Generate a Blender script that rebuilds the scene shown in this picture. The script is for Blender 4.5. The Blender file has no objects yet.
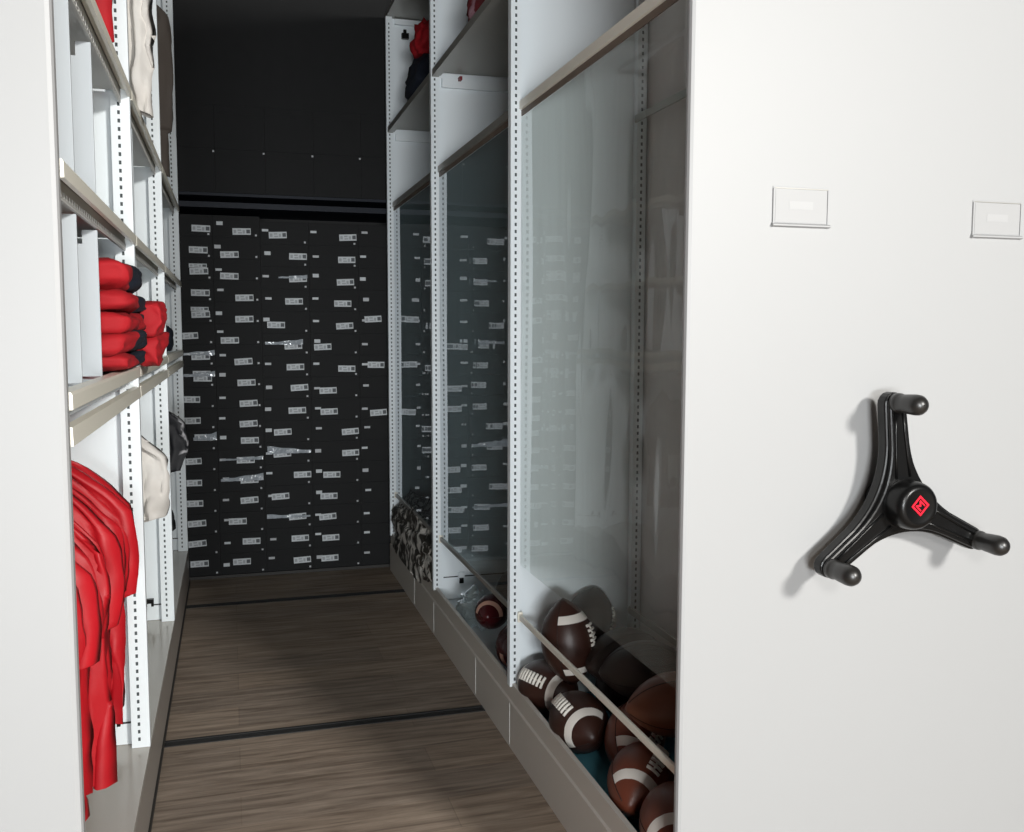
import bpy, bmesh, math, random
from mathutils import Vector, Matrix, Quaternion, noise
PI = math.pi
scn = bpy.context.scene
COL = scn.collection
random.seed(7)

# ------------------------------------------------------------------ materials
def mat(name, color, rough=0.5, metal=0.0, spec=0.5, bump=None, var=None, coat=0.0, sheen=0.0):
    m = bpy.data.materials.new(name); m.use_nodes = True
    nt = m.node_tree; b = nt.nodes['Principled BSDF']
    b.inputs['Base Color'].default_value = (*color, 1)
    b.inputs['Roughness'].default_value = rough
    b.inputs['Metallic'].default_value = metal
    b.inputs['Specular IOR Level'].default_value = spec
    b.inputs['Coat Weight'].default_value = coat
    b.inputs['Sheen Weight'].default_value = sheen
    tc = nt.nodes.new('ShaderNodeTexCoord')
    if var:      # (scale, second colour)
        n = nt.nodes.new('ShaderNodeTexNoise'); n.inputs['Scale'].default_value = var[0]
        n.inputs['Detail'].default_value = 4
        nt.links.new(tc.outputs['Object'], n.inputs['Vector'])
        mx = nt.nodes.new('ShaderNodeMix'); mx.data_type = 'RGBA'
        mx.inputs[6].default_value = (*color, 1); mx.inputs[7].default_value = (*var[1], 1)
        nt.links.new(n.outputs['Fac'], mx.inputs[0]); nt.links.new(mx.outputs[2], b.inputs['Base Color'])
    if bump:     # (scale, strength, distance)
        n = nt.nodes.new('ShaderNodeTexNoise'); n.inputs['Scale'].default_value = bump[0]
        nt.links.new(tc.outputs['Object'], n.inputs['Vector'])
        bp = nt.nodes.new('ShaderNodeBump'); bp.inputs['Strength'].default_value = bump[1]
        bp.inputs['Distance'].default_value = bump[2]
        nt.links.new(n.outputs['Fac'], bp.inputs['Height']); nt.links.new(bp.outputs['Normal'], b.inputs['Normal'])
    return m

M = {}
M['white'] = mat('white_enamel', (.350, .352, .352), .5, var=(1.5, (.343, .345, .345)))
M['steel'] = mat('painted_steel_white', (.80, .86, .89), .38, spec=.5, bump=(60, .05, .001))
M['divider'] = mat('cool_white_divider', (.50, .54, .57), .4)
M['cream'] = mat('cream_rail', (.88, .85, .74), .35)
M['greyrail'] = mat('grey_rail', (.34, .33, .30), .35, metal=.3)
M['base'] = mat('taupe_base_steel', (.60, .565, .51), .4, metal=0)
M['liner'] = mat('teal_liner', (.09, .36, .48), .6, var=(6, (.14, .40, .48)))
M['backgrey'] = mat('grey_brown_back', (.72, .67, .64), .6, var=(9, (.58, .53, .52)), bump=(25, .2, .003))
M['perf'] = mat('perforated_grey', (.55, .55, .53), .5)
M['blackplastic'] = mat('black_plastic', (.004, .004, .004), .30, spec=.32)
M['knob'] = mat('knob_rubber', (.012, .011, .010), .36, spec=.7)
M['badge_red'] = mat('red_badge', (.85, .008, .03), .4)  # the badge's own even red, no emission
M['cardboard'] = mat('black_cardboard', (.0085, .009, .0095), .6, var=(14, (.012, .0125, .013)), spec=.2)
M['gloss_black'] = mat('black_shelf_edge', (.008, .012, .022), .5, spec=.25)
M['dot'] = mat('pale_rivet', (.5, .52, .54), .4)
M['wrap_glint'] = mat('painted_wrap_glint', (.42, .46, .50), .12, bump=(18, 1, .02))  # pale tone paints the reflection on plastic wrap
M['dark'] = mat('dark_recess', (.02, .02, .02), .7)
M['slotshade'] = mat('slot_shade', (.07, .085, .09), .7)  # dark tone paints the shade seen through the post slots
M['nearblack'] = mat('near_black_plain', (.03, .028, .025), .6)
M['red'] = mat('red_cloth', (.50, .005, .012), .8, var=(14, (.27, .003, .008)), bump=(45, .25, .004))
M['redshiny'] = mat('red_jersey', (.58, .005, .013), .55, var=(9, (.34, .003, .009)), bump=(30, .2, .004))
M['navy'] = mat('navy_cloth', (.006, .010, .022), .8, bump=(60, .2, .003))
M['whitecloth'] = mat('white_cloth', (.74, .73, .70), .8, var=(7, (.48, .44, .40)), bump=(30, .3, .005))
M['taupecloth'] = mat('taupe_cloth', (.05, .04, .033), .8, bump=(30, .3, .005))
M['leather'] = mat('dark_football_leather', (.045, .016, .010), .42, var=(5, (.028, .010, .007)), bump=(420, .35, .0012))
M['leather2'] = mat('red_brown_leather', (.17, .045, .022), .38, var=(5, (.11, .028, .015)), bump=(420, .35, .0012))
M['leather3'] = mat('tan_brown_leather', (.21, .075, .035), .45, var=(6, (.13, .04, .02)), bump=(420, .3, .0012))
M['leather4'] = mat('black_brown_leather', (.020, .012, .009), .5, bump=(420, .3, .0012))
M['stripe'] = mat('white_stripe', (.74, .70, .64), .5)
M['pinkstripe'] = mat('pink_stripe', (.62, .36, .27), .4)
M['lace'] = mat('white_lace', (.78, .75, .68), .6)
M['seam'] = mat('ball_seam', (.012, .006, .005), .7)
M['chrome'] = mat('hanger_wire', (.55, .55, .55), .25, metal=.8)
M['ceil'] = mat('dark_ceiling', (.022, .02, .017), .9)
M['wallpaint'] = mat('wall_paint', (.03, .028, .024), .9)
M['card'] = mat('blank_card', (.34, .34, .34), .5)

def pattern_mat(name, dark, light, scale, lo, hi, rough=.7):
    m = mat(name, dark, rough); nt = m.node_tree; b = nt.nodes['Principled BSDF']
    tc = nt.nodes.new('ShaderNodeTexCoord'); n = nt.nodes.new('ShaderNodeTexNoise')
    n.inputs['Scale'].default_value = scale; n.inputs['Detail'].default_value = 2
    n.inputs['Distortion'].default_value = .8
    nt.links.new(tc.outputs['Object'], n.inputs['Vector'])
    r = nt.nodes.new('ShaderNodeValToRGB')
    r.color_ramp.elements[0].position = lo; r.color_ramp.elements[0].color = (*dark, 1)
    r.color_ramp.elements[1].position = hi; r.color_ramp.elements[1].color = (*light, 1)
    nt.links.new(n.outputs['Fac'], r.inputs[0]); nt.links.new(r.outputs[0], b.inputs['Base Color'])
    return m
M['mottle'] = pattern_mat('mottled_cloth', (.035, .03, .022), (.85, .82, .76), 15, .47, .60)
M['speckle'] = pattern_mat('speckled_dark_cloth', (.008, .009, .012), (.40, .40, .42), 14, .60, .68)
M['maroon'] = pattern_mat('maroon_cloth', (.16, .01, .016), (.45, .25, .3), 16, .58, .66)
M['labelprint'] = mat('shoebox_label_paper', (.66, .70, .72), .5)
M['ink'] = mat('label_dark_print', (.10, .11, .12), .6)
M['greyink'] = mat('label_grey_print', (.42, .45, .47), .6)

# floor: vinyl wood planks, grain across the aisle
def floor_mat():
    m = mat('wood_plank_floor', (.1, .08, .06), .6); nt = m.node_tree; b = nt.nodes['Principled BSDF']
    L = nt.links.new
    tc = nt.nodes.new('ShaderNodeTexCoord'); mp = nt.nodes.new('ShaderNodeMapping')
    mp.inputs['Scale'].default_value = (1.3, 16, 1); L(tc.outputs['Object'], mp.inputs[0])
    n = nt.nodes.new('ShaderNodeTexNoise'); n.inputs['Scale'].default_value = 2.2; n.inputs['Detail'].default_value = 8
    n.inputs['Roughness'].default_value = .65; n.inputs['Distortion'].default_value = .6
    L(mp.outputs[0], n.inputs['Vector'])
    r = nt.nodes.new('ShaderNodeValToRGB')
    r.color_ramp.elements[0].position = .34; r.color_ramp.elements[0].color = (.17, .128, .096, 1)
    r.color_ramp.elements[1].position = .68; r.color_ramp.elements[1].color = (.42, .34, .27, 1)
    L(n.outputs['Fac'], r.inputs[0])
    br = nt.nodes.new('ShaderNodeTexBrick'); br.inputs['Scale'].default_value = 1
    br.inputs['Brick Width'].default_value = 1.2; br.inputs['Row Height'].default_value = .18
    br.inputs['Mortar Size'].default_value = .0018; br.inputs['Bias'].default_value = 0
    br.inputs['Color1'].default_value = (.85, .85, .85, 1); br.inputs['Color2'].default_value = (1.08, 1.05, 1.0, 1)
    br.inputs['Mortar'].default_value = (.78, .76, .74, 1)
    L(tc.outputs['Object'], br.inputs['Vector'])
    mx = nt.nodes.new('ShaderNodeMix'); mx.data_type = 'RGBA'; mx.blend_type = 'MULTIPLY'; mx.inputs[0].default_value = 1
    L(r.outputs[0], mx.inputs[6]); L(br.outputs['Color'], mx.inputs[7]); L(mx.outputs[2], b.inputs['Base Color'])
    bp = nt.nodes.new('ShaderNodeBump'); bp.inputs['Strength'].default_value = .25; bp.inputs['Distance'].default_value = .002
    L(n.outputs['Fac'], bp.inputs['Height']); L(bp.outputs[0], b.inputs['Normal'])
    return m
M['floor'] = floor_mat()

# clear vinyl: thin sheet, Schlick reflection of both faces, slight milky haze
def vinyl_mat(name, haze, tint, streak, refl=2.0):
    m = bpy.data.materials.new(name); m.use_nodes = True; nt = m.node_tree; nt.nodes.clear(); L = nt.links.new
    N = nt.nodes.new
    geo = N('ShaderNodeNewGeometry'); tc = N('ShaderNodeTexCoord')
    dot = N('ShaderNodeVectorMath'); dot.operation = 'DOT_PRODUCT'
    L(geo.outputs['Normal'], dot.inputs[0]); L(geo.outputs['Incoming'], dot.inputs[1])
    def mth(op, a, b=None):
        n = N('ShaderNodeMath'); n.operation = op
        for i, v in enumerate((a, b)):
            if v is None: continue
            if isinstance(v, (int, float)): n.inputs[i].default_value = v
            else: L(v, n.inputs[i])
        return n.outputs[0]
    c = mth('ABSOLUTE', dot.outputs['Value'])
    s = mth('POWER', mth('SUBTRACT', 1.0, c), 5.0)
    R = mth('ADD', mth('MULTIPLY', s, .96), .04)
    R2 = mth('DIVIDE', mth('MULTIPLY', R, refl), mth('ADD', R, 1.0))
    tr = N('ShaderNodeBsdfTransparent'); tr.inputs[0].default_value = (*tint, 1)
    df = N('ShaderNodeBsdfDiffuse'); df.inputs[0].default_value = (.76, .84, .80, 1)
    gl = N('ShaderNodeBsdfGlossy'); gl.inputs[0].default_value = (.95, .97, 1, 1); gl.inputs['Roughness'].default_value = .018
    mp = N('ShaderNodeMapping'); mp.inputs['Scale'].default_value = (1, 1, .16); L(tc.outputs['Object'], mp.inputs[0])
    nz = N('ShaderNodeTexNoise'); nz.inputs['Scale'].default_value = 14; nz.inputs['Detail'].default_value = 5
    nz.inputs['Distortion'].default_value = 1.2; L(mp.outputs[0], nz.inputs['Vector'])
    hz = mth('ADD', mth('MULTIPLY', mth('SUBTRACT', nz.outputs['Fac'], .5), streak), haze)
    m1 = N('ShaderNodeMixShader'); L(hz, m1.inputs[0]); L(tr.outputs[0], m1.inputs[1]); L(df.outputs[0], m1.inputs[2])
    m2 = N('ShaderNodeMixShader'); L(R2, m2.inputs[0]); L(m1.outputs[0], m2.inputs[1]); L(gl.outputs[0], m2.inputs[2])
    o = N('ShaderNodeOutputMaterial'); L(m2.outputs[0], o.inputs[0])
    return m
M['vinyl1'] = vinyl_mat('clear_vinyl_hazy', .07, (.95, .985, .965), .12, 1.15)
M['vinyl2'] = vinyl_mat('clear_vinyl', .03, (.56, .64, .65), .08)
M['bagclear'] = vinyl_mat('clear_bag_film', .10, (.9, .93, .93), .3)

# ------------------------------------------------------------------ mesh helpers
def bx(bm, x0, x1, y0, y1, z0, z1, mi=0):
    if x0 > x1: x0, x1 = x1, x0
    vs = [bm.verts.new(p) for p in ((x0,y0,z0),(x1,y0,z0),(x1,y1,z0),(x0,y1,z0),(x0,y0,z1),(x1,y0,z1),(x1,y1,z1),(x0,y1,z1))]
    for f in ((3,2,1,0),(4,5,6,7),(0,1,5,4),(1,2,6,5),(2,3,7,6),(3,0,4,7)):
        fc = bm.faces.new([vs[i] for i in f]); fc.material_index = mi
    return vs
def quad(bm, pts, mi=0):
    f = bm.faces.new([bm.verts.new(p) for p in pts]); f.material_index = mi; return f
def prism(bm, pts, axis, a, b, mi=0):
    """extrude a polygon given in the two other axes from a to b along axis"""
    def P(p, t): return {'y': (p[0], t, p[1]), 'x': (t, p[0], p[1]), 'z': (p[0], p[1], t)}[axis]
    A = [bm.verts.new(P(p, a)) for p in pts]; B = [bm.verts.new(P(p, b)) for p in pts]
    fs = [bm.faces.new(A), bm.faces.new(B[::-1])]
    n = len(pts)
    for i in range(n): fs.append(bm.faces.new((A[i], B[i], B[(i+1) % n], A[(i+1) % n])))
    for f in fs: f.material_index = mi
def tube(bm, pts, r, seg=8, mi=0, caps=True):
    pts = [Vector(p) for p in pts]; rings = []
    for i, p in enumerate(pts):
        t = (pts[min(i+1, len(pts)-1)] - pts[max(i-1, 0)]).normalized()
        q = t.to_track_quat('Z', 'Y'); rr = r[i] if isinstance(r, (list, tuple)) else r
        rings.append([bm.verts.new(p + q @ Vector((rr*math.cos(2*PI*k/seg), rr*math.sin(2*PI*k/seg), 0))) for k in range(seg)])
    for a, b in zip(rings, rings[1:]):
        for k in range(seg):
            f = bm.faces.new((a[k], a[(k+1) % seg], b[(k+1) % seg], b[k])); f.material_index = mi; f.smooth = True
    if caps:
        bm.faces.new(rings[0][::-1]).material_index = mi; bm.faces.new(rings[-1]).material_index = mi
def lathe(bm, c, axis, prof, seg=24, mi=0):
    """prof = [(dist along axis, radius)]"""
    c = Vector(c); q = Vector(axis).normalized().to_track_quat('Z', 'Y'); rings = []
    for d, r in prof:
        rings.append([bm.verts.new(c + q @ Vector((r*math.cos(2*PI*k/seg), r*math.sin(2*PI*k/seg), d))) for k in range(seg)])
    for a, b in zip(rings, rings[1:]):
        for k in range(seg):
            f = bm.faces.new((a[k], a[(k+1) % seg], b[(k+1) % seg], b[k])); f.material_index = mi; f.smooth = True
    bm.faces.new(rings[0][::-1]).material_index = mi; bm.faces.new(rings[-1]).material_index = mi

def obj(name, bm, mats, parent=None, label=None, bevel=0, smooth=False, recalc=True):
    if recalc: bmesh.ops.recalc_face_normals(bm, faces=bm.faces[:])
    me = bpy.data.meshes.new(name); bm.to_mesh(me); bm.free()
    if not isinstance(mats, (list, tuple)): mats = [mats]
    for m in mats: me.materials.append(M[m] if isinstance(m, str) else m)
    o = bpy.data.objects.new(name, me); COL.objects.link(o)
    if parent:
        o.parent = parent; o.matrix_parent_inverse = Matrix.Translation(-Vector(parent.location)) if parent.type == 'EMPTY' and not parent.parent else Matrix()
    if label: o['label'] = label
    if bevel:
        b = o.modifiers.new('bevel', 'BEVEL'); b.width = bevel; b.segments = 2; b.limit_method = 'ANGLE'
    if smooth:
        for p in me.polygons: p.use_smooth = True
    return o
def thing(name, label, cat, loc=(0, 0, 0), group=None):
    o = bpy.data.objects.new(name, None); COL.objects.link(o); o.location = loc; o.empty_display_size = .1
    o['label'] = label; o['category'] = cat
    if group: o['group'] = group
    return o
def tag(o, label, cat, group=None, kind=None):
    o['label'] = label; o['category'] = cat
    if group: o['group'] = group
    if kind: o['kind'] = kind
    return o
def struct(name, bm, m):
    o = obj(name, bm, m); o['kind'] = 'structure'; return o
def boxobj(name, b, m, parent=None, label=None, bevel=0):
    bm = bmesh.new(); bx(bm, *b); return obj(name, bm, m, parent, label, bevel)

# ------------------------------------------------------------------ the room
XR, XL = .878, -.250
YR = [1.76, 3.00, 4.25, 5.48]      # right unit: end panel, uprights
YLF = [1.665, 2.89, 4.15, 5.48]    # left unit
TOP = 3.16
FY = 1.735      # front face of the right end panel
bm = bmesh.new(); bx(bm, -3.2, 4.2, -4.5, 6.16, -.1, 0); fl = struct('floor', bm, 'floor')
bm = bmesh.new(); bx(bm, -3.2, 4.2, 6.06, 6.16, 0, 3.6); struct('wall_back', bm, 'wallpaint')
bm = bmesh.new(); bx(bm, -3.2, 4.2, -4.5, 6.16, 3.6, 3.7); struct('ceiling', bm, 'ceil')
# steel tracks sunk flush in the floor, across the aisle
for i, (y, w) in enumerate(((3.33, .026), (5.02, .026))):
    bm = bmesh.new()
    bx(bm, -3.1, 4.1, y-w, y-w+.012, .0, .0025); bx(bm, -3.1, 4.1, y+w-.012, y+w, .0, .0025)
    bx(bm, -3.1, 4.1, y-w+.012, y+w-.012, .0, .0008)
    t = obj('trim_%d' % (i+1), bm, 'dark'); t['kind'] = 'structure'

# ------------------------------------------------------------------ shelving parts
def post_mesh(xa, xb, yf, yb, z0, z1, cols, pitch=.0225, sw=.0068, sh=.0105):
    """hollow upright, punched slots in the face that looks at the camera (y = yf)"""
    bm = bmesh.new(); x0, x1 = min(xa, xb), max(xa, xb)
    n = int((z1 - z0 - .03) / pitch); zs = [z0 + .02 + i*pitch for i in range(n)]
    edges = [x0]
    for c in cols: edges += [c - sw/2, c + sw/2]
    edges.append(x1)
    for i in range(0, len(edges), 2):        # solid strips
        quad(bm, ((edges[i], yf, z0), (edges[i+1], yf, z0), (edges[i+1], yf, z1), (edges[i], yf, z1)))
    for i in range(1, len(edges)-1, 2):      # bridges between the slots
        off = 0 if i == 1 else pitch/2
        prev = z0
        for z in zs:
            quad(bm, ((edges[i], yf, prev), (edges[i+1], yf, prev), (edges[i+1], yf, z+off), (edges[i], yf, z+off)))
            prev = z + off + sh
        quad(bm, ((edges[i], yf, prev), (edges[i+1], yf, prev), (edges[i+1], yf, z1), (edges[i], yf, z1)))
    for (p, q) in (((x0, yf), (x0, yb)), ((x0, yb), (x1, yb)), ((x1, yb), (x1, yf))):
        quad(bm, ((p[0], p[1], z0), (q[0], q[1], z0), (q[0], q[1], z1), (p[0], p[1], z1)))
    for z in (z0, z1):
        quad(bm, ((x0, yf, z), (x1, yf, z), (x1, yb, z), (x0, yb, z)))
    bx(bm, x0+.002, x1-.002, yf+.006, yf+.008, z0+.01, z1-.01, 1)   # added dark plate paints the shade behind the slots
    return bm
def post(parent, xa, xb, y, z0, z1, cols):
    bm = post_mesh(xa, xb, y-.03, y, z0, z1, cols)
    return obj('post', bm, ['steel', 'slotshade'], parent, recalc=False)

# ---------------------------------------------------------------- right carriage
RC = thing('mobile_shelving_carriage', 'tall white mobile shelving carriage on the right, with black three-spoke handle on its end panel', 'shelving', (1.45, 3.6, 0))
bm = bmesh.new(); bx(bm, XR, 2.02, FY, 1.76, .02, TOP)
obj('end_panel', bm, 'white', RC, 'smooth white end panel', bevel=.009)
# base: front sill with a fold, and kick face
bm = bmesh.new()
prism(bm, [(XR, .0), (XR, .158), (XR+.006, .162), (XR+.004, .225), (XR+.016, .228), (XR+.016, .0)], 'y', 1.762, 5.50)
for y in (2.985, 3.45, 4.235, 4.72):
    bx(bm, XR-.0015, XR, y, y+.003, .01, .155, 1)
obj('base', bm, ['base', 'perf'], RC, 'taupe steel base with folded sill')
bm = bmesh.new()
bx(bm, XR+.018, 1.345, 1.765, 3.0, .13, .155)
obj('bottom_shelf', bm, 'liner', RC, 'teal blue lined bottom shelf')
bm = bmesh.new(); bx(bm, XR+.018, 1.345, 3.002, 5.48, .13, .155)
obj('bottom_shelf', bm, 'steel', RC)
bm = bmesh.new(); bx(bm, XR+.02, 1.99, 1.79, 5.45, .004, .125); obj('chassis', bm, 'nearblack', RC)
DEP = 1.345
for i, y in enumerate(YR[1:]):
    post(RC, XR-.004, XR+.031, y, .215, TOP, (XR+.013,))
    post(RC, 1.311, DEP, y, .156, TOP, (1.328,))
    bm = bmesh.new()
    bx(bm, XR+.012, 1.34, y+.002, y+.010, .158, TOP)
    if i != 0:
        bx(bm, XR+.05, 1.312, y-.018, y+.002, 2.485, 2.525)      # stiffening rail under the top shelf
        if i == 2: bx(bm, XR+.05, 1.312, y-.018, y+.002, TOP-.035, TOP-.005)
    bx(bm, XR+.05, 1.312, y-.003, y+.002, .262, .266, 1)
    obj('side_panel', bm, ['steel', 'dark'], RC)
    bm = bmesh.new()
    bx(bm, XR+.118, XR+.148, y-.014, y+.001, .245, .285, 0); bx(bm, XR+.122, XR+.142, y-.02, y-.012, .235, .26, 1)
    obj('clip', bm, ['steel', 'blackplastic'], RC, 'small black clip')
bm = bmesh.new(); bx(bm, XR+.088, XR+.128, 5.455, 5.479, 3.05, 3.08); bx(bm, XR+.098, XR+.115, 5.46, 5.479, 3.08, 3.1)
obj('clip', bm, 'blackplastic', RC, 'small black clip near the top')
bm = bmesh.new(); bx(bm, 1.0, 1.012, 4.20, 4.235, 2.515, 2.53)
obj('screw', bm, mat('red_screw', (.2, .01, .02), .5), RC, 'small dark red screw')
bm = bmesh.new(); bx(bm, 1.352, 1.36, 1.765, 5.485, .156, TOP); obj('back_panel', bm, 'backgrey', RC, 'dull grey brown back panel')
bm = bmesh.new(); bx(bm, 1.362, 2.0, 1.765, 5.485, .156, TOP); obj('rear_half', bm, 'steel', RC)
bm = bmesh.new(); bx(bm, XR+.002, 2.0, 1.765, 5.485, TOP+.001, TOP+.03); obj('top_panel', bm, 'greyrail', RC)
for y0, y1 in zip(YR, YR[1:]):
    ya = y0 + .002 if y0 < 2 else y0 + .012
    yb = y1 - .032
    if y0 > 2:       # folded steel shelf high in the two far bays
        bm = bmesh.new()
        bx(bm, XR+.006, 1.30, ya, yb, 2.545, 2.553)
        bx(bm, XR+.000, XR+.006, ya, yb, 2.523, 2.553); bx(bm, XR+.006, XR+.030, ya, yb, 2.523, 2.527)
        bx(bm, XR+.034, XR+.040, ya, yb, 2.530, 2.545)
        obj('shelf', bm, 'greyrail', RC, 'steel shelf with folded front lip')
    else:
        bm = bmesh.new(); bx(bm, XR+.006, 1.30, ya, yb, 2.80, 2.83); obj('shelf', bm, 'greyrail', RC)
    for z, rear in ((2.124, 0), (.454, 0), (2.105, 1), (.445, 1)):
        bm = bmesh.new()
        if rear:
            bx(bm, 1.300, 1.308, ya, y1-.031, z-.012, z+.012)
            obj('rear_rail', bm, 'greyrail', RC, bevel=.002)
        elif z > 1:
            prism(bm, [(XR+.024, z+.012), (XR+.040, z+.014), (XR+.040, z-.016), (XR+.024, z-.014)], 'y', ya, yb-.001)
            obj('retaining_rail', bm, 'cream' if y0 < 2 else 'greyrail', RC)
            bm = bmesh.new(); bx(bm, XR+.030, XR+.034, ya, yb-.001, z-.034, z-.017)
            obj('rail_hem', bm, mat('brown_strip', (.15, .11, .08), .5), RC, 'brown strip under the rail')
        else:
            bx(bm, XR+.024, XR+.033, ya, yb-.001, z-.009, z+.011)
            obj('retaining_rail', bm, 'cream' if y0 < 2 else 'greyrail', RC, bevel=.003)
            bm = bmesh.new(); bx(bm, XR+.021, XR+.037, yb-.010, yb-.0005, z-.016, z+.018)
            obj('rail_bracket', bm, 'cream', RC)
# label holders
for xh, zh in ((1.133, 1.658), (1.629, 1.650)):
    w, h = .066, .041; f = FY
    bm = bmesh.new()
    bx(bm, xh-w, xh+w, f-.0015, f, zh-h, zh+h)                                   # back plate
    bx(bm, xh-w, xh-w+.004, f-.004, f-.0015, zh-h, zh+h-.004); bx(bm, xh+w-.004, xh+w, f-.004, f-.0015, zh-h, zh+h-.004)
    prism(bm, [(f-.0012, zh-h), (f-.009, zh-h+.002), (f-.009, zh-h+.005), (f-.0012, zh-h+.009)], 'x', xh-w-.002, xh+w+.002)
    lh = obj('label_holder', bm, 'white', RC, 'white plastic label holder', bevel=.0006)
    bm = bmesh.new(); bx(bm, xh-w+.006, xh+w-.006, f-.0022, f-.0016, zh-h+.010, zh+h-.007)
    bx(bm, xh-w+.004, xh+w-.003, f-.0030, f-.0016, zh+h-.0045, zh+h-.0028, 2)  # grey line painted as the gap shadow along the card top
    bx(bm, xh-.028, xh+.028, f-.0026, f-.0023, zh-.004, zh+.012, 1)
    obj('label_card', bm, ['card', mat('pale_card_patch', (.365, .365, .365), .5), 'greyrail'], lh)

# handwheel
HC = Vector((1.350, 0, 1.045)); SY = 1.665
def handle():
    R = .223
    bm = bmesh.new()
    angs = [math.radians(a) for a in (97, 217, 335)]
    # one star outline with concave webs
    def outline(wt, wm, R, web):
        pts = []
        def edge(k, t, sgn):
            a = angs[k % 3]; d = Vector((math.cos(a), math.sin(a))); n = Vector((-d.y, d.x))
            w = wm + (wt-wm)*(t-.10)/(R-.10); return d*t + n*(sgn*w)
        for k in range(3):
            a = angs[k]; d = Vector((math.cos(a), math.sin(a))); n = Vector((-d.y, d.x))
            pts.append(edge(k, R-.012, -1))
            for j in range(1, 8):
                b = -PI/2 + PI*j/8; pts.append(d*(R-.012) + d*(math.cos(b)*wt) + n*(math.sin(b)*wt))
            pts.append(edge(k, R-.012, 1))
            p0, p1 = edge(k, .125, 1), edge(k+1, .125, -1)
            c = (2*(((p0+p1).normalized()*web) - .25*(p0+p1)))
            for j in range(0, 11):
                u = j/10; pts.append(p0*(1-u)**2 + c*2*u*(1-u) + p1*u*u)
        return [(HC.x+p.x, HC.z+p.y) for p in pts]
    prism(bm, outline(.024, .029, R, .066), 'y', SY-.002, SY+.026)
    prism(bm, outline(.020, .024, R-.002, .058), 'y', SY-.012, SY+.002)
    lathe(bm, (HC.x, FY-.0003, HC.z), (0, -1, 0), [(0, .040), (.018, .040), (.030, .034), (.06, .03)], 28)
    h = obj('handle', bm, 'blackplastic', RC, 'black three-spoke turning handle', bevel=.004)
    for p in h.data.polygons: p.use_smooth = False
    # raised ribs along each spoke
    for a in angs:
        d = Vector((math.cos(a), 0, math.sin(a))); n = Vector((-d.z, 0, d.x))
        bm = bmesh.new()
        for s in (-1, 1):
            tube(bm, [Vector((HC.x, SY-.0125, HC.z)) + d*t + n*(s*w) for t, w in ((.055, .017), (.1, .014), (.15, .011), (.195, .009))], .0032, 6)
        obj('spoke_rib', bm, 'blackplastic', h)
        tip = Vector((HC.x, SY-.010, HC.z)) + d*(R-.010)
        bm = bmesh.new()
        lathe(bm, tip, (0, -1, 0), [(-.002, .021), (.008, .021), (.012, .0195), (.014, .0185), (.03, .020), (.055, .0215), (.066, .0205), (.074, .016), (.079, .009), (.081, .003)], 24)
        obj('grip', bm, 'knob', h, 'rounded black grip')
    bm = bmesh.new()
    lathe(bm, (HC.x, SY, HC.z), (0, -1, 0), [(-.004, .052), (.02, .0515), (.040, .0505), (.049, .0485), (.055, .045), (.0585, .040), (.0595, .035), (.0585, .032), (.058, .001)], 40)
    obj('hub', bm, 'blackplastic', h, 'round black hub cap')
    # badge: red square on its corner, letter M in it
    bm = bmesh.new(); yb = SY-.0582; s = .0155; t = .0042
    q = math.radians(48)
    def rot(x, z): return (HC.x + x*math.cos(q) - z*math.sin(q), HC.z + .003 + x*math.sin(q) + z*math.cos(q))
    def poly(pts): prism(bm, [rot(*p) for p in pts], 'y', yb, yb-.001)
    for x0, x1, z0, z1 in ((-s, s, s-t, s), (-s, s, -s, -s+t), (-s, -s+t, -s+t, s-t), (s-t, s, -s+t, s-t)):
        poly([(x0, z0), (x1, z0), (x1, z1), (x0, z1)])
    a = .0085; w = .0030
    poly([(-a, -a), (-a+w, -a), (-a+w, a), (-a, a)]); poly([(a-w, -a), (a, -a), (a, a), (a-w, a)])
    poly([(-a+w, a), (-a+w, a-.005), (0, -.003), (0, .003)]); poly([(a-w, a-.005), (a-w, a), (0, .003), (0, -.003)])
    obj('badge', bm, 'badge_red', h, 'red diamond badge with the letter M')
handle()

# ---------------------------------------------------------------- clear sheets hung in the bays
def sheet(y0, y1, m, amp, seed, z0=.50, z1=2.085, xo=.0):
    bm = bmesh.new(); ny, nz = 60, 44; g = []
    for i in range(ny+1):
        row = []
        for j in range(nz+1):
            v = j/nz; y = y0 + (y1-y0)*i/ny; z = z0 + (z1-z0)*v
            loose = math.sin(PI*min(1, v*1.0+.02))
            d = noise.noise(Vector((y*5.0+seed, z*.9, seed)))*amp*2.2*loose + noise.noise(Vector((y*14+seed, z*2.2+y*3, 3.1)))*amp*.55*loose
            if i == ny: y += .008*math.sin(v*PI*2.3)
            row.append(bm.verts.new((XR+.031+xo+d, y, z)))
        g.append(row)
    for i in range(ny):
        for j in range(nz):
            bm.faces.new((g[i][j], g[i+1][j], g[i+1][j+1], g[i][j+1])).smooth = True
    return obj('clear_plastic_sheet', bm, m)
G = 'clear sheets hung across the right shelving bays'
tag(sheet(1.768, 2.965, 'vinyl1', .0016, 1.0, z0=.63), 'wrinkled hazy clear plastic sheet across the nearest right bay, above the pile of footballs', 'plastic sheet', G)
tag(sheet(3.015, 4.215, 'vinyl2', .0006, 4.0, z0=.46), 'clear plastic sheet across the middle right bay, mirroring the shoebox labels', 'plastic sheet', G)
tag(sheet(4.265, 5.445, 'vinyl2', .0006, 8.0, z0=.46), 'clear plastic sheet across the far right bay, above the mottled bundle', 'plastic sheet', G)

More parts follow.
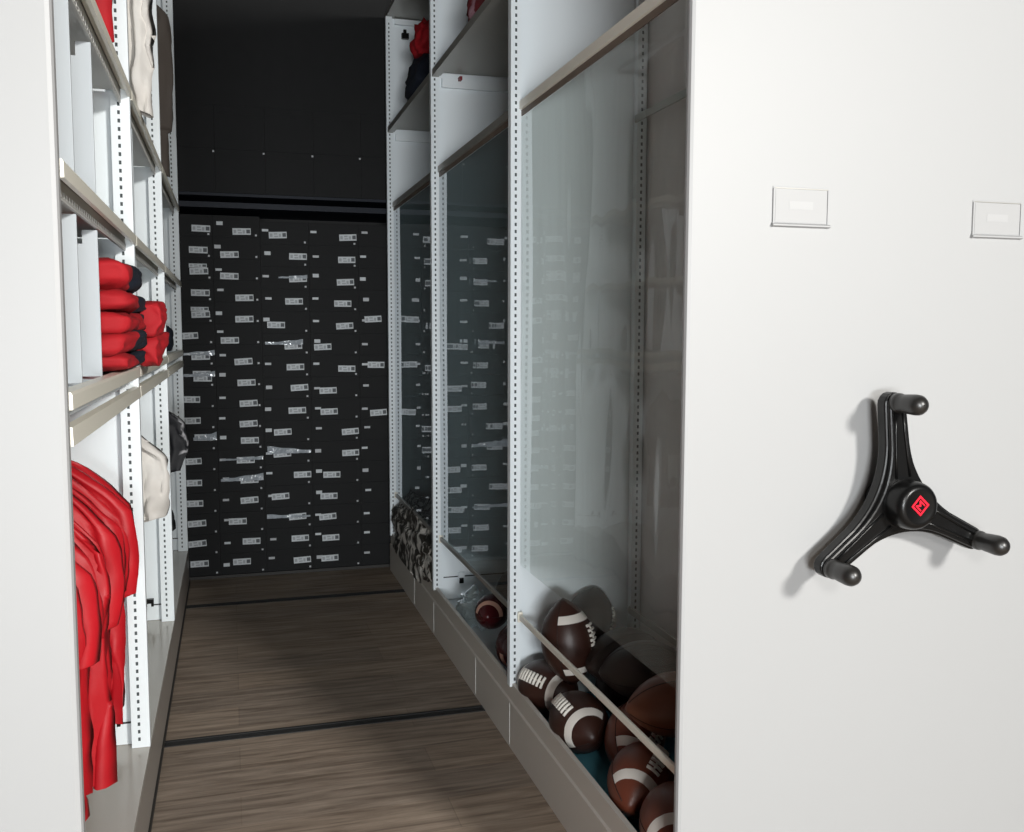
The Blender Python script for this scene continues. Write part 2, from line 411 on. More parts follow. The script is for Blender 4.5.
# ---------------------------------------------------------------- left carriage
LC = thing('mobile_shelving_carriage', 'white mobile shelving carriage on the left holding red clothes', 'shelving', (-.8, 3.5, 0))
DL = -.72
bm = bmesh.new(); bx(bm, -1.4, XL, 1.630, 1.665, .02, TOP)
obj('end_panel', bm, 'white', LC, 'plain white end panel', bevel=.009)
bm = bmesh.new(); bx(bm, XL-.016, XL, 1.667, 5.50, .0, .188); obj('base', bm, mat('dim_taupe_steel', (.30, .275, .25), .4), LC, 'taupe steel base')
bm = bmesh.new(); bx(bm, XL-.004, XL+.006, 1.667, 5.49, .003, .016); obj('floor_shade_strip', bm, 'nearblack', LC, 'dark strip painted as the shadow line along the floor')  # added dark strip paints the shadow line at the base
bm = bmesh.new(); bx(bm, DL, XL-.001, 1.667, 5.49, .189, .196); obj('bottom_shelf', bm, mat('glossy_cream_shelf', (.50, .47, .42), .16), LC, 'glossy cream bottom shelf')
bm = bmesh.new(); bx(bm, -1.38, XL-.02, 1.69, 5.46, .004, .185); obj('chassis', bm, 'nearblack', LC)
bm = bmesh.new(); bx(bm, DL-.01, DL-.002, 1.667, 5.485, .198, TOP); obj('back_panel', bm, 'steel', LC)
bm = bmesh.new(); bx(bm, -1.39, DL-.012, 1.667, 5.485, .19, TOP); obj('rear_half', bm, 'steel', LC)
bm = bmesh.new(); bx(bm, -1.39, XL-.002, 1.667, 5.485, TOP+.001, TOP+.03); obj('top_panel', bm, 'greyrail', LC)
for y in YLF[1:]:
    post(LC, XL-.050, XL, y, .197, TOP, (XL-.029,))
    post(LC, DL, DL+.04, y, .197, TOP, (DL+.02,))
    bm = bmesh.new(); bx(bm, DL, XL-.010, y+.002, y+.010, .198, TOP); bx(bm, XL-.20, XL-.05, y-.003, y+.002, .262, .266, 1)
    obj('side_panel', bm, ['steel', 'dark'], LC)
    bm = bmesh.new(); bx(bm, XL-.115, XL-.080, y-.02, y+.001, .262, .292); bx(bm, XL-.105, XL-.09, y-.026, y-.018, .255, .275, 1)
    obj('clip', bm, ['blackplastic', 'steel'], LC, 'small dark clip')
SH = (2.07, 1.67, 1.30)
for bi, (y0, y1) in enumerate(zip(YLF, YLF[1:])):
    ya = y0 + .003 if y0 < 2 else y0 + .012
    yb = y1 - .032
    for si, z in enumerate(SH):
        bm = bmesh.new()
        bx(bm, DL+.002, XL-.022, ya, yb, z-.012, z-.004)
        bx(bm, XL-.028, XL-.022, ya, yb, z-.045, z-.004)
        for k in range(int((yb-ya)/.03)):                      # punched rib under the front of the shelf
            bx(bm, XL-.0215, XL-.0205, ya+.01+k*.03, ya+.028+k*.03, z-.040, z-.030)
        obj('shelf', bm, 'perf' if si < 2 else 'steel', LC)
        bm = bmesh.new()
        prism(bm, [(XL-.021, z+.004), (XL+.001, z+.003), (XL+.004, z-.002), (XL+.004, z-.026), (XL-.004, z-.027), (XL-.006, z-.010), (XL-.021, z-.008)], 'y', ya, yb+.03)
        obj('shelf_rail', bm, 'cream', LC, 'cream rail along the shelf front')
    bm = bmesh.new()
    prism(bm, [(XL-.012, 1.248), (XL+.002, 1.246), (XL+.003, 1.215), (XL-.012, 1.213)], 'y', ya, yb+.03)
    obj('garment_rail', bm, 'cream', LC, 'cream rail just below the shelf')
    bm = bmesh.new(); tube(bm, [(-.47, ya, 1.17), (-.47, yb, 1.17)], .0125, 12)
    obj('hanging_rod', bm, 'chrome', LC)
    bm = bmesh.new(); tube(bm, [(-.47, ya, 2.98), (-.47, yb, 2.98)], .0125, 12)
    obj('hanging_rod', bm, 'chrome', LC)
    # notched upright dividers on the two middle shelves
    for z, zt in ((1.672, 2.022), (1.302, 1.622)):
        for y in ((1.98, 2.28) if bi == 0 else (y0+.30,)):
            if bi == 0 and z < 1.5 and y > 3: continue
            bm = bmesh.new()
            prism(bm, [(DL+.02, z), (XL-.024, z), (XL-.024, zt), (XL-.055, zt), (XL-.055, zt-.030), (DL+.02, zt-.030)], 'y', y, y+.006)
            obj('shelf_divider', bm, 'divider', LC, 'white upright shelf divider')

# ---------------------------------------------------------------- footballs
def football_mesh(seam=True):
    """ellipsoid-lemon along local Z, laces towards local +X"""
    bm = bmesh.new(); seg, rings = 40, 36; L, R = .140, .086; prev = None
    for i in range(1, rings):
        t = -1 + 2*i/rings
        z = L*t; r = R*(1-abs(t)**2.1)**.82
        ring = []
        for k in range(seg):
            a = 2*PI*k/seg
            rr = r*(1-.012*(1 if k % 10 == 5 else 0))
            ring.append(bm.verts.new((rr*math.cos(a), rr*math.sin(a), z)))
        if prev:
            tm = t-1/rings
            for k in range(seg):
                f = bm.faces.new((prev[k], prev[(k+1) % seg], ring[(k+1) % seg], ring[k])); f.smooth = True
                am = (2*PI*(k+.5)/seg + PI) % (2*PI) - PI
                if .50 < abs(tm) < .67 and abs(am) < PI*.5+.02: f.material_index = 1
        else: first = ring
        prev = ring
    a = bm.verts.new((0, 0, -L)); b = bm.verts.new((0, 0, L))
    for k in range(seg):
        bm.faces.new((first[(k+1) % seg], first[k], a)).smooth = True
        bm.faces.new((prev[k], prev[(k+1) % seg], b)).smooth = True
    return bm
def lace_mesh():
    bm = bmesh.new(); R = .086
    def surf(t, w, h): r = R*(1-abs(t)**2.1)**.82+h; return (math.sqrt(max(r*r-w*w, 0)), w, .14*t)
    tube(bm, [surf(t/10, 0, .001) for t in range(-4, 5)], .003, 6)
    for i in range(8):
        t = -.38+.76*i/7
        tube(bm, [surf(t, w, .0022) for w in (-.019, -.010, 0, .010, .019)], .0048, 6)
    return bm
def seam_mesh():
    bm = bmesh.new(); R = .086
    for a in (PI/2, -PI/2, PI):
        tube(bm, [((R*(1-abs(t)**2.1)**.82+.0001)*math.cos(a), (R*(1-abs(t)**2.1)**.82+.0001)*math.sin(a), .14*t) for t in [x/12 for x in range(-11, 12)]], .0012, 5)
    return bm
meshes = {}
def mk(name, bmf, mats):
    bm = bmf(); bmesh.ops.recalc_face_normals(bm, faces=bm.faces[:]); me = bpy.data.meshes.new(name); bm.to_mesh(me); bm.free()
    for m in mats: me.materials.append(M[m])
    return me
for k, st in (('leather', 'stripe'), ('leather2', 'stripe'), ('leather3', 'leather3'), ('leather4', 'leather4'), ('maroonb', 'pinkstripe')):
    if k == 'maroonb': M['maroonb'] = mat('oxblood_leather', (.055, .006, .008), .25, bump=(420, .2, .001))
    meshes[k] = mk('football_skin', football_mesh, [k, st])
LACE, SEAM = mk('laces', lace_mesh, ['lace']), mk('seams', seam_mesh, ['seam'])
def football(c, axis, lace, kind, label, sc=1.0, laces=True, group='footballs heaped on the bottom right shelf'):
    z = Vector(axis).normalized(); x = Vector(lace); x = (x - z*x.dot(z)).normalized(); y = z.cross(x)
    rot = Matrix((x, y, z)).transposed().to_4x4()
    t = thing('football', label, 'football', (0, 0, 0), group)
    t.matrix_world = Matrix.Translation(Vector(c)) @ rot @ Matrix.Scale(sc, 4)
    for nm, me in (('skin', meshes[kind]), ('laces', LACE), ('seams', SEAM)):
        if nm == 'laces' and not laces: continue
        o = bpy.data.objects.new(nm, me); COL.objects.link(o); o.parent = t
FB = [
 ((1.006, 2.765, .425), (-.10, .10, 1), (.75, -.65, .0), 'leather', 'dark brown football standing on end on top of the pile, laces facing right'),
 ((1.130, 2.905, .430), (.35, .5, .6), (.3, -1, -.55), 'leather4', 'black brown football behind the upright one at the top of the pile'),
 ((.972, 2.865, .243), (.35, -.94, 0), (-.75, -.25, .55), 'leather', 'striped football against the foot of the perforated upright, laces to the left'),
 ((.972, 2.575, .243), (-.02, -1, 0.02), (-.62, 0, .70), 'leather', 'striped football in the middle of the front row, nose towards the aisle end'),
 ((1.165, 2.70, .385), (.9, .2, .1), (0, .5, -1), 'leather4', 'plain near-black ball high at the back right of the pile'),
 ((1.130, 2.25, .405), (.95, -.3, .1), (0, .5, -1), 'leather3', 'plain tan brown ball lying behind the rail beside the end panel'),
 ((1.080, 2.405, .255), (-.55, -.75, -.35), (.75, .2, .55), 'leather2', 'red brown football with one short white patch, third in the front row'),
 ((1.000, 2.185, .243), (-.62, -.78, -.10), (.55, .05, .60), 'leather2', 'red brown football with broad white ring pointing down left, near the end panel'),
 ((.985, 1.955, .243), (-.42, -.9, -.05), (.25, .1, .95), 'leather2', 'nearest red brown football, partly hidden by the white end panel'),
 ((1.215, 2.80, .243), (.8, .6, 0), (0, 0, 1), 'leather4', 'dark ball lowest at the back of the pile by the upright'),
 ((1.235, 2.60, .243), (.5, .85, 0), (0, 0, -1), 'leather', 'dark brown football underneath at the back of the pile'),
 ((1.200, 2.08, .250), (.3, .95, .05), (0, .1, -1), 'leather3', 'tan brown ball low behind the rail near the end panel'),
 ((1.150, 2.50, .410), (.8, -.5, .15), (.2, .2, -1), 'leather4', 'near-black ball wedged behind the rail above the front row'),
 ((1.190, 2.03, .415), (.2, .95, .1), (0, .1, -1), 'leather3', 'orange brown ball resting behind the rail against the end panel'),
]
for c, a, l, k, lb in FB: football(c, a, l, k, lb, laces=k in ('leather', 'leather2') or lb.startswith('black brown'))
football((.985, 3.60, .285), (-.45, -.88, .05), (.1, 0, 1), 'maroonb', 'glossy oxblood ball with pinkish stripe in the middle right bay', .8, False, 'balls in the middle right bay')
football((1.00, 3.28, .243), (.3, .9, 0), (0, 0, -1), 'maroonb', 'large oxblood ball beside the upright in the middle right bay', 1, False, 'balls in the middle right bay')
football((1.06, 3.42, .43), (.8, .3, .1), (0, 0, -1), 'leather4', 'near-black ball on top of the middle bay pile, behind the sheet', .95, False, 'balls in the middle right bay')

def lump(name, c, size, m, seed, amp=.25, freq=2.5, flat=True, det=5, clamp=None):
    bm = bmesh.new(); bmesh.ops.create_icosphere(bm, subdivisions=det, radius=1)
    for v in bm.verts:
        p = v.co.copy(); d = 1 + amp*noise.noise(p*freq + Vector((seed, 0, 0))) + amp*.5*noise.noise(p*freq*2.6 + Vector((0, seed, 0)))
        d += amp*.35*abs(noise.noise(p*freq*5 + Vector((seed, seed, 0))))
        p = Vector((p.x*d*size[0], p.y*d*size[1], p.z*d*size[2]))
        if flat and p.z < -size[2]*.7: p.z = -size[2]*.7
        q = p + Vector(c)
        if clamp: q = Vector([min(max(q[i], clamp[2*i]), clamp[2*i+1]) for i in range(3)])
        v.co = q
    for f in bm.faces: f.smooth = True
    return obj(name, bm, m)
tag(lump('crumpled_bag', (.985, 3.86, .212), (.065, .13, .075), 'bagclear', 2., .45, 2.4, det=4), 'crumpled clear plastic bag lying beside the oxblood balls', 'bag')
tag(lump('fabric_bundle', (.985, 4.90, .290), (.125, .92, .19), 'mottle', 5., .28, 3.2, clamp=(XR-.007, 1.2, 4.268, 5.442, .157, .6)), 'mottled black and white bundle filling the far right bay bottom', 'bundle')
tag(lump('red_bundle', (.99, 4.86, 2.86), (.07, .12, .10), 'red', 9., .3, 2.2, det=4), 'red bundle on top of the dark one, high in the far right bay', 'clothes')
tag(lump('dark_bundle', (.985, 4.90, 2.655), (.085, .22, .145), 'navy', 3., .25, 2.4, det=4), 'dark navy bundle on the high shelf of the far right bay', 'clothes')
tag(lump('maroon_bundle', (.975, 3.56, 2.645), (.075, .22, .125), 'maroon', 13., .25, 2.4, det=4), 'maroon and white bundle on the high shelf of the middle right bay', 'clothes')

# ---------------------------------------------------------------- hanging clothes (in planes across the rod)
def garment_bm(hw, sw, top, length, slen, thick, seed, tilt=0., flare=0., fold=.012):
    """front+back skin of a shirt on a hanger: local x across, z down from 0; y is thickness"""
    bm = bmesh.new(); nu, nv = 36, 40
    def half(v):       # half width as a function of depth below the collar (0..1)
        z = v*length
        if z < .13: return .055 + (sw-.055)*(z/.13)**.75          # shoulder
        if z < slen: return sw + .012*math.sin((z-.13)/(slen-.13)*PI)
        if z < slen+.012: return sw-(sw-hw)*((z-slen)/.012)
        return hw*(1+flare*(v-.3))
    grid = {}
    vs = sorted(set([i/nv for i in range(nv+1)] + [slen/length, (slen+.012)/length]))
    for s in (-1, 1):
        for i in range(nu+1):
            u = -1+2*i/nu
            for j, v in enumerate(vs):
                w = half(v); x = u*w
                prof = math.sqrt(max(0, 1-u*u*.96))*thick*(.35+.65*min(1, v*5))
                wr = fold*noise.noise(Vector((u*5+seed*3, v*2.2, s+seed)))*(.4+v) + fold*.5*noise.noise(Vector((u*12, v*6+seed, seed))) + fold*.22*noise.noise(Vector((u*20+seed, v*16, seed)))
                z = -v*length*(1-.0*u) - (.02*abs(u) if v > .98 else 0) + .006*math.sin(u*9+seed)*(v > .95)
                grid[s, i, j] = bm.verts.new((x + .5*wr, s*prof + wr + tilt*v, z))
    for s in (-1, 1):
        for i in range(nu):
            for j in range(len(vs)-1):
                f = bm.faces.new((grid[s, i, j], grid[s, i+1, j], grid[s, i+1, j+1], grid[s, i, j+1])); f.smooth = True
    for j in range(len(vs)-1):
        for i in (0, nu): bm.faces.new((grid[-1, i, j], grid[1, i, j], grid[1, i, j+1], grid[-1, i, j+1])).smooth = True
    for i in range(nu): bm.faces.new((grid[-1, i, 0], grid[-1, i+1, 0], grid[1, i+1, 0], grid[1, i, 0]))
    return bm
def hang(name, x, y, ztop, m, lab, cat, group, rz=0., hanger=None, **kw):
    bm = garment_bm(top=0, **kw)
    o = obj(name, bm, m); o.location = (x, y, ztop); o.rotation_euler = (0, 0, rz)
    tag(o, lab, cat, group)
    if hanger:
        bm = bmesh.new()
        hk = [(0, 0, .0)] + [(.018*math.sin(a), 0, .04+.018*(1-math.cos(a))) for a in [PI*k/8 for k in range(0, 11)]]
        tube(bm, [(-.17, 0, -.055), (-.03, 0, .004), (0, 0, .01), (.03, 0, .004), (.17, 0, -.055)], .0035, 6)
        tube(bm, [(0, 0, .008), (0, 0, .04)] + hk[2:], .0022, 6)
        h = obj('coat_hanger', bm, 'chrome'); h.location = (x, y, ztop+.002); h.rotation_euler = (0, 0, rz); tag(h, *hanger)
ORD = ['nearest', 'second', 'third', 'fourth', 'fifth', 'sixth', 'seventh', 'eighth', 'ninth', 'farthest']
rs = random.Random(3)
NS = 10
for i in range(NS):
    y = 1.79 + i*.088
    lab = 'red jersey hanging in the nearest left bay, %s' % (('the nearest to the white end panel',) + tuple('%s counted from the end panel' % o for o in ORD[1:9]) + ('the farthest, touching the upright',))[i]
    nearlen = .705 - .008*i + rs.uniform(-.03, .03)
    hang('jersey', -.465 + rs.uniform(-.006, .006) - (.012 if i < 5 else 0) , y, 1.088, 'redshiny', lab, 'jersey', 'red jerseys on the left rod', rs.uniform(-.12, .06),
         hanger=('wire hanger of the nearest red jersey, by the end panel', 'hanger') if i == 0 else None,
         hw=.172+rs.uniform(-.012, .012), sw=.208+rs.uniform(-.008, .008), length=nearlen, slen=.30+rs.uniform(-.03, .04), thick=.030, seed=i*1.7, fold=.036)
hang('white_jersey', -.455, 3.22, 1.135, 'whitecloth', 'white crumpled jersey hanging low in the middle left bay', 'jersey', None, .1, None, hw=.185, sw=.245, length=.50, slen=.33, thick=.05, seed=22, fold=.075, flare=-.6)
hang('dark_jersey', -.455, 4.42, 1.135, 'speckle', 'dark jersey with pale speckles hanging in the far left bay', 'jersey', None, -.1, None, hw=.19, sw=.245, length=.60, slen=.34, thick=.05, seed=31, fold=.06)
hang('red_jersey', -.475, 2.46, 2.93, 'red', 'red jersey hanging at the top of the nearest left bay', 'jersey', None, 0, None, hw=.232, sw=.25, length=.835, slen=.30, thick=.045, seed=41, fold=.03)
hang('white_jersey', -.445, 3.15, 2.90, 'whitecloth', 'long off-white jersey hanging high in the middle left bay', 'jersey', None, .1, None, hw=.235, sw=.245, length=.815, slen=.34, thick=.05, seed=52, fold=.07)
hang('white_jersey', -.455, 3.42, 2.90, 'speckle', 'dark patterned jersey high in the middle left bay, behind the off-white one', 'jersey', None, -.1, None, hw=.19, sw=.245, length=.62, slen=.34, thick=.05, seed=57, fold=.04)
hang('taupe_jersey', -.465, 4.50, 2.90, 'taupecloth', 'dark brown jersey hanging high in the far left bay', 'jersey', None, .05, None, hw=.225, sw=.24, length=.80, slen=.62, thick=.05, seed=63, fold=.03)
tag(lump('clothes_bundle', (-.32, 4.98, 1.362), (.05, .07, .08), 'navy', 17., .2, 2.0, det=4), 'small dark bundle on the waist-high shelf of the far left bay', 'clothes')

# folded garments: rounded slabs, red with navy at the far end
def folded(x0, x1, y0, y1, z0, z1, navy_from, seed, lab):
    bm = bmesh.new(); nx, ny, nz = 14, 30, 6
    bmesh.ops.create_cube(bm, size=2)
    bmesh.ops.subdivide_edges(bm, edges=bm.edges[:], cuts=19, use_grid_fill=True)
    cx, cy, cz = (x0+x1)/2, (y0+y1)/2, (z0+z1)/2; hx, hy, hz = (x1-x0)/2, (y1-y0)/2, (z1-z0)/2
    for v in bm.verts:
        p = v.co
        sx = 1 - .06*abs(p.z)**4 - .04*abs(p.y)**4; sy = 1 - .05*abs(p.z)**4 - .03*abs(p.x)**4
        q = Vector((cx + hx*p.x*sx, cy + hy*p.y*sy, cz + hz*p.z*(1-.28*max(abs(p.x), abs(p.y))**5)))
        n = noise.noise(Vector((q.x*9, q.y*9, q.z*14+seed))); n2 = noise.noise(Vector((q.x*26, q.y*22, q.z*30+seed*2)))
        n3 = noise.noise(Vector((seed*5, q.y*40, q.z*60)))
        q += Vector((n*.024+n2*.012+n3*.006, n*.018+n2*.008, (n*.009+n2*.009)))
        q.x = min(q.x, -.19) if x1 < -.215 else q.x; q.z = max(q.z, 1.301); v.co = q
    for f in bm.faces:
        f.smooth = True
        c = f.calc_center_median(); w = navy_from + .03*noise.noise(Vector((c.z*30, seed, c.x*5)))
        if c.y > w if navy_from > 0 else c.y < -w: f.material_index = 1
    o = obj('folded_garment', bm, ['red', 'navy']); tag(o, lab, 'clothes', 'folded red and navy clothes on the left shelf'); return o
b0 = -.62
ST = [(-.232, 2.37, 2.86, 1.302, 1.350, 2.60, 1, 'bottom'), (-.226, 2.36, 2.84, 1.344, 1.402, 2.47, 2, 'second from the shelf'),
      (-.222, 2.37, 2.90, 1.392, 1.452, 2.70, 3, 'third from the shelf'), (-.224, 2.36, 2.86, 1.444, 1.500, 2.58, 4, 'second from the top'),
      (-.230, 2.37, 2.80, 1.492, 1.576, 2.54, 5, 'topmost')]
for xf, ya, yb, z0, z1, nv, sd, w in ST:
    folded(b0, xf, ya, yb, z0, z1, nv, sd, 'red garment with navy folded in the tall shelf stack, %s' % w)
ST2 = [(-.188, 2.84, 3.03, 1.300, 1.395, 9, 11, 'lower'), (-.192, 2.82, 3.00, 1.385, 1.485, 9, 12, 'upper')]
for xf, ya, yb, z0, z1, nv, sd, w in ST2:
    folded(-.246, xf, ya, yb, z0, z1, nv, sd, 'red cloth roll bulging past the left upright, %s one' % w)

# ---------------------------------------------------------------- back wall of shoeboxes
YW = 5.57
import math as _m
F_, P_, W_, H_ = 949., .0875, .288, 1.4
def unproj(u, v, yy):
    a = (u-512)/F_; b = (v-416)/F_; c, s = math.cos(W_), math.sin(W_); cp, sp = math.cos(P_), math.sin(P_)
    r = (a*c+s*cp-b*s*sp, -a*s+c*cp-b*c*sp, -sp-b*cp); t = yy/r[1]
    return r[0]*t, H_+r[2]*t
SU = thing('stationary_shelving_unit', 'black floor-to-ceiling shelving unit across the end of the aisle', 'shelving', (.3, 5.8, 0))
bm = bmesh.new(); bx(bm, -.66, 1.33, YW-.005, 6.03, .001, .018); obj('base', bm, 'nearblack', SU)
bm = bmesh.new(); bx(bm, -.66, 1.33, YW-.005, 6.03, 2.085, 2.10); bx(bm, -.66, 1.33, YW-.010, YW-.005, 2.085, 2.115)
bx(bm, -.66, 1.33, YW-.008, YW-.004, 2.150, 2.165)
bx(bm, -.66, 1.33, YW, 6.03, 2.150, 2.165)
obj('shelf', bm, 'gloss_black', SU, 'black shelf with glossy edge')
bm = bmesh.new(); bx(bm, -.66, 1.33, 6.035, 6.055, .02, 3.4); obj('back_panel', bm, 'dark', SU)
bm = bmesh.new(); bx(bm, -.66, 1.33, YW+.0, YW+.02, 2.6415, 3.4); obj('darkness_panel', bm, M['cardboard'], SU, 'added black panel standing for the darkness up there')  # added black panel fills in the darkness above the boxes
for x in (-.70, 1.335):
    bm = bmesh.new(); bx(bm, x, x+.035, YW-.005, 6.03, .001, 3.4); obj('side_panel', bm, 'nearblack', SU)
bm = bmesh.new(); bx(bm, -.66, 1.33, YW+.03, 6.03, 2.642, 2.66); obj('shelf', bm, 'nearblack', SU)

def A(x, y): return 180+x/4.618, 210+y/4.618
def B(x, y): return 280+x/4.618, 210+y/4.618
def C_(x, y): return 180+x/4.618, 390+y/4.618
def D(x, y): return 280+x/4.618, 390+y/4.618
cols = {
 1: [A(95,88),A(83,187),A(86,285),A(93,385),A(95,485),A(40,584),A(95,680),A(105,780),C_(50,47),C_(53,145),C_(110,222),C_(58,333),C_(60,433),C_(66,528),C_(80,620),C_(82,713),C_(92,806)],
 2: [A(283,102),A(227,211),A(227,321),A(297,414),A(297,515),A(230,614),A(293,706),A(307,800),C_(317,64),C_(317,158),C_(323,235),C_(304,326),C_(322,418),C_(322,511),C_(268,609),C_(332,700),C_(288,795)],
 3: [A(450,118),B(82,217),B(82,320),B(64,424),A(443,533),B(61,630),B(71,727),B(90,822),D(80,96),C_(475,196),C_(473,297),D(105,392),C_(465,493),D(83,586),D(95,686),D(105,786)],
 4: [B(312,129),B(307,232),B(301,335),B(289,434),B(298,537),B(197,634),B(308,734),D(222,4),D(227,101),D(325,193),D(327,291),D(240,392),D(227,491),D(222,586),D(236,683),D(232,777)],
 5: [None,None,None,None,B(429,505),None,B(443,716),None,D(455,105),None,None,None,None,None,None,None],
}
XB = [-.630, -.355, -.080, .174, .442, .722, .995, 1.27]
rows_txt = ['bottom', 'second', 'third', 'fourth', 'fifth', 'sixth', 'seventh', 'eighth', 'ninth', 'tenth', 'eleventh', 'twelfth', 'thirteenth', 'fourteenth', 'fifteenth', 'sixteenth', 'seventeenth']
col_txt = ['hidden-edge column behind the left carriage', 'first column beside the left carriage', 'second column from the left', 'middle column', 'fourth column from the left', 'column beside the right carriage', 'column behind the right carriage']
rb = random.Random(11)
def unit_box():
    bm = bmesh.new(); bx(bm, -.5, .5, 0, .42, -.5, .5); return bm
protos = {}
def shoebox(x0, x1, z0, z1, lab, lx, lz, seed, wrap_glint=None, second=False):
    t = thing('shoebox', lab, 'shoebox', ((x0+x1)/2, YW, z0), 'black shoeboxes stacked on the back wall')
    dy = rb.uniform(0, .003)
    w, h = x1-x0-.0012, z1-z0-.0008; xc = (x0+x1)/2
    key = round(h, 3), round(w, 3)
    if key not in protos:
        bm = bmesh.new(); bx(bm, -w/2, w/2, .0006, .34, 0, h-.03); me = bpy.data.meshes.new('carton'); bm.to_mesh(me); bm.free(); me.materials.append(M['cardboard'])
        bm = bmesh.new(); bx(bm, -w/2, w/2, 0, .343, h-.032, h); bmesh.ops.recalc_face_normals(bm, faces=bm.faces[:]); ml = bpy.data.meshes.new('lid'); bm.to_mesh(ml); bm.free(); ml.materials.append(M['cardboard'])
        protos[key] = (me, ml)
    for nm, me in zip(('carton', 'lid'), protos[key]):
        o = bpy.data.objects.new(nm, me); COL.objects.link(o); o.parent = t; o.location = (0, dy, 0)
    def lbl(nm, cx, cz, lw, lh, m):
        k = (nm, lw, lh, m)
        if k not in protos:
            bm = bmesh.new(); bx(bm, -lw/2, lw/2, -.0012, 0, -lh/2, lh/2); n = 1
            if lw > .06:
                for (a, b_, c, d, mi) in ((.26, .46, -.28, .30, 1), (-.44, -.30, -.25, .25, 2), (-.22, -.02, .08, .30, 2), (-.20, .02, -.30, -.10, 2), (.06, .18, -.30, .20, 2)):
                    bx(bm, a*lw, b_*lw, -.0016, -.0012, c*lh, d*lh, mi)
            bmesh.ops.recalc_face_normals(bm, faces=bm.faces[:]); me = bpy.data.meshes.new(nm); bm.to_mesh(me); bm.free()
            for q in (m, 'ink', 'greyink'): me.materials.append(M[q])
            protos[k] = me
        o = bpy.data.objects.new(nm, protos[k]); COL.objects.link(o); o.parent = t; o.location = (cx-xc, dy-.0005, cz-z0)
        return o
    if lx is not None:
        lx = min(max(lx, x0+.055), x1-.056); lz = min(max(lz, z0+.024), z1-.026)
        l = lbl('size_label', lx, lz, .098, .036, 'labelprint'); l['label'] = 'pale printed size label'
        l.rotation_euler = (0, rb.uniform(-.06, .02), 0)
        if second: lbl('size_label', lx-.005, min(lz+.030, z1-.014), .094, .022, 'labelprint')
    lbl('end_tab', x0+.030+rb.uniform(-.008, .012), z0+h*.55+rb.uniform(-.01, .012), .034, .013 if rb.random() < .75 else .02, 'labelprint' if rb.random() < .6 else 'dot')
    lbl('corner_dot', x1-.022, z0+.014, .010, .010, 'dot')
    if wrap_glint:  # strip whose pale colour is the painted glint of the wrap
        bm = bmesh.new()
        n = 14
        tops = [(wrap_glint[0]+(wrap_glint[1]-wrap_glint[0])*i/n, wrap_glint[2]+wrap_glint[3]*(.35+.65*(i/n if wrap_glint[4] > 0 else 1-i/n)) + .002*math.sin(i)) for i in range(n+1)]
        for i in range(n):
            (xa, za), (xb_, zb) = tops[i], tops[i+1]
            quad(bm, ((xa-xc, dy-.004, wrap_glint[2]-z0), (xb_-xc, dy-.004-.002*math.sin(i), wrap_glint[2]-z0+.001*math.sin(i*2)), (xb_-xc, dy-.006, zb-z0), (xa-xc, dy-.006, za-z0)))
        f = obj('glint_strip', bm, 'wrap_glint'); f.parent = t; f['label'] = 'pale strip painted as a glint on plastic wrap'
WRAP_GLINT = {(2, 12): (-.068, .165, .04, 1), (3, 10): (.19, .435, .045, -1), (3, 5): (.19, .40, .03, 1), (3, 13): (.18, .425, .025, -1),
        (1, 6): (-.30, -.085, .028, 1), (1, 7): (-.27, -.085, .03, 1), (1, 10): (-.21, -.085, .045, 1), (3, 2): (.27, .43, .02, 1), (2, 11): (-.06, .165, .02, 1)}
for ci in range(7):
    x0, x1 = XB[ci], XB[ci+1]
    n = 17 if ci <= 2 else 16
    ztop = 2.045 if n == 17 else 2.02
    h = (ztop-.02)/n
    pts = cols.get(ci)
    for r in range(n):           # r = 0 at the top
        lx = lz = None
        if pts and pts[r]: lx, lz = unproj(*pts[r], YW)
        elif ci in (0, 6): lx = x0 + rb.choice((.07, .13, .2)); lz = None
        z0 = .02 + (n-1-r)*h; z1 = z0 + h
        if lx is not None and lz is None: lz = z0+h*.5
        fl_ = None
        if (ci, r) in WRAP_GLINT:
            a, b_, hh, s = WRAP_GLINT[ci, r]; fl_ = (a, b_, z0+.060, hh, s)
        shoebox(x0, x1, z0, z1, 'black shoebox in the %s, %s from the floor' % (col_txt[ci], rows_txt[n-1-r]), lx, lz, ci*20+r, fl_, second=(ci == 1 and r in (2, 4, 7)))
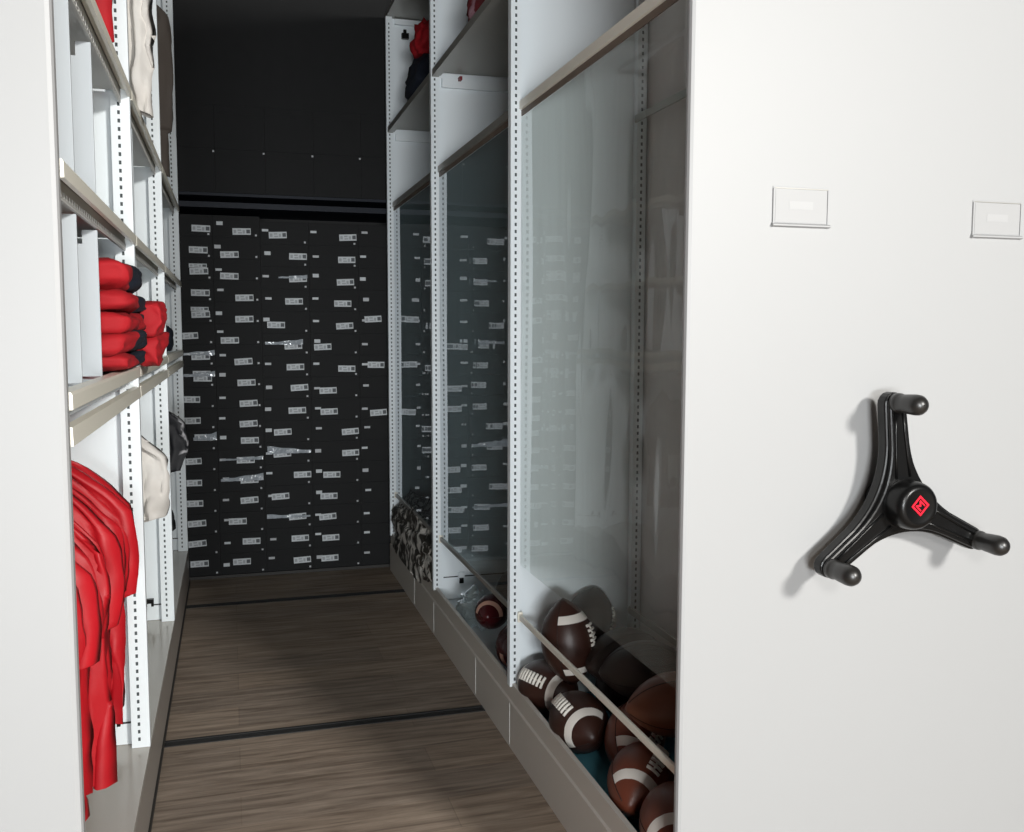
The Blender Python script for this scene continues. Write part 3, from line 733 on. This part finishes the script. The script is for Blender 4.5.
# bigger black boxes above the shelf
XU = [-.325, -.058, .210, .476, .744, 1.01, 1.27]
colb = ['leftmost', 'second from the left', 'third from the left', 'fourth from the left', 'second from the right', 'rightmost']
for k, (x0, x1) in enumerate(zip(XU, XU[1:])):
    for lvl, (z0, z1) in enumerate(((2.168, 2.404), (2.405, 2.641))):
        t = thing('storage_box', 'large black box above the shoeboxes, %s row, %s' % (('lower', 'upper')[lvl], colb[k]), 'box', ((x0+x1)/2, YW, z0), 'large black boxes above the shoeboxes')
        bm = bmesh.new(); bx(bm, x0+.0005, x1-.0005, YW+.001, YW+.38, z0, z1-.04); obj('carton', bm, 'cardboard', t)
        bm = bmesh.new(); bx(bm, x0+.0005, x1-.0005, YW, YW+.384, z1-.04, z1); obj('lid', bm, 'cardboard', t)
        if lvl == 0:
            bm = bmesh.new(); bx(bm, x1-.020, x1-.004, YW+.002, YW+.004, z0+.012, z0+.024); obj('rivet', bm, 'dot', t)
            if k < 4:
                bm = bmesh.new(); bx(bm, x1-.012, x1-.002, YW-.002, YW, z1-.018, z1-.008); obj('rivet', bm, 'dot', t)

# ---------------------------------------------------------------- light
def area(name, loc, target, size, power, col):
    l = bpy.data.lights.new(name, 'AREA'); l.shape = 'RECTANGLE'; l.size, l.size_y = size; l.energy = power; l.color = col
    o = bpy.data.objects.new(name, l); COL.objects.link(o); o.location = loc
    o.rotation_euler = (Vector(target)-Vector(loc)).to_track_quat('-Z', 'Y').to_euler(); return o
area('key_lamp', (2.95, -4.2, 3.25), (.3, 3.4, .8), (.8, .6), 480, (1.0, .98, .94))
area('fill_lamp', (-.2, -3.6, 1.05), (.4, 4, 1.9), (1.5, .5), 235, (.94, .975, 1.0))
area('near_lamp', (.38, -.6, 1.75), (.35, 3, 1.2), (.35, .25), 20, (1.0, .98, .95))
w = bpy.data.worlds.new('world'); scn.world = w; w.use_nodes = True
w.node_tree.nodes['Background'].inputs[0].default_value = (.75, .85, 1, 1)
w.node_tree.nodes['Background'].inputs[1].default_value = .06

# ---------------------------------------------------------------- camera
cam = bpy.data.cameras.new('camera'); co = bpy.data.objects.new('camera', cam); COL.objects.link(co)
cam.sensor_width = 36; cam.sensor_fit = 'HORIZONTAL'; cam.lens = 949.1/1024*36; cam.clip_start = .05
co.location = (0, 0, 1.4)
co.rotation_mode = 'XYZ'
co.rotation_euler = (PI/2-.0875, 0.0, -.288)
co.matrix_world = Matrix.Translation((0, 0, 1.4)) @ Matrix.Rotation(-.288, 4, 'Z') @ Matrix.Rotation(PI/2-.0875, 4, 'X') @ Matrix.Rotation(.002, 4, 'Z')
scn.camera = co
scn.view_settings.view_transform = 'Standard'; scn.view_settings.look = 'None'
scn.view_settings.gamma = 1; scn.view_settings.use_curve_mapping = False
scn.view_settings.exposure = 0.0
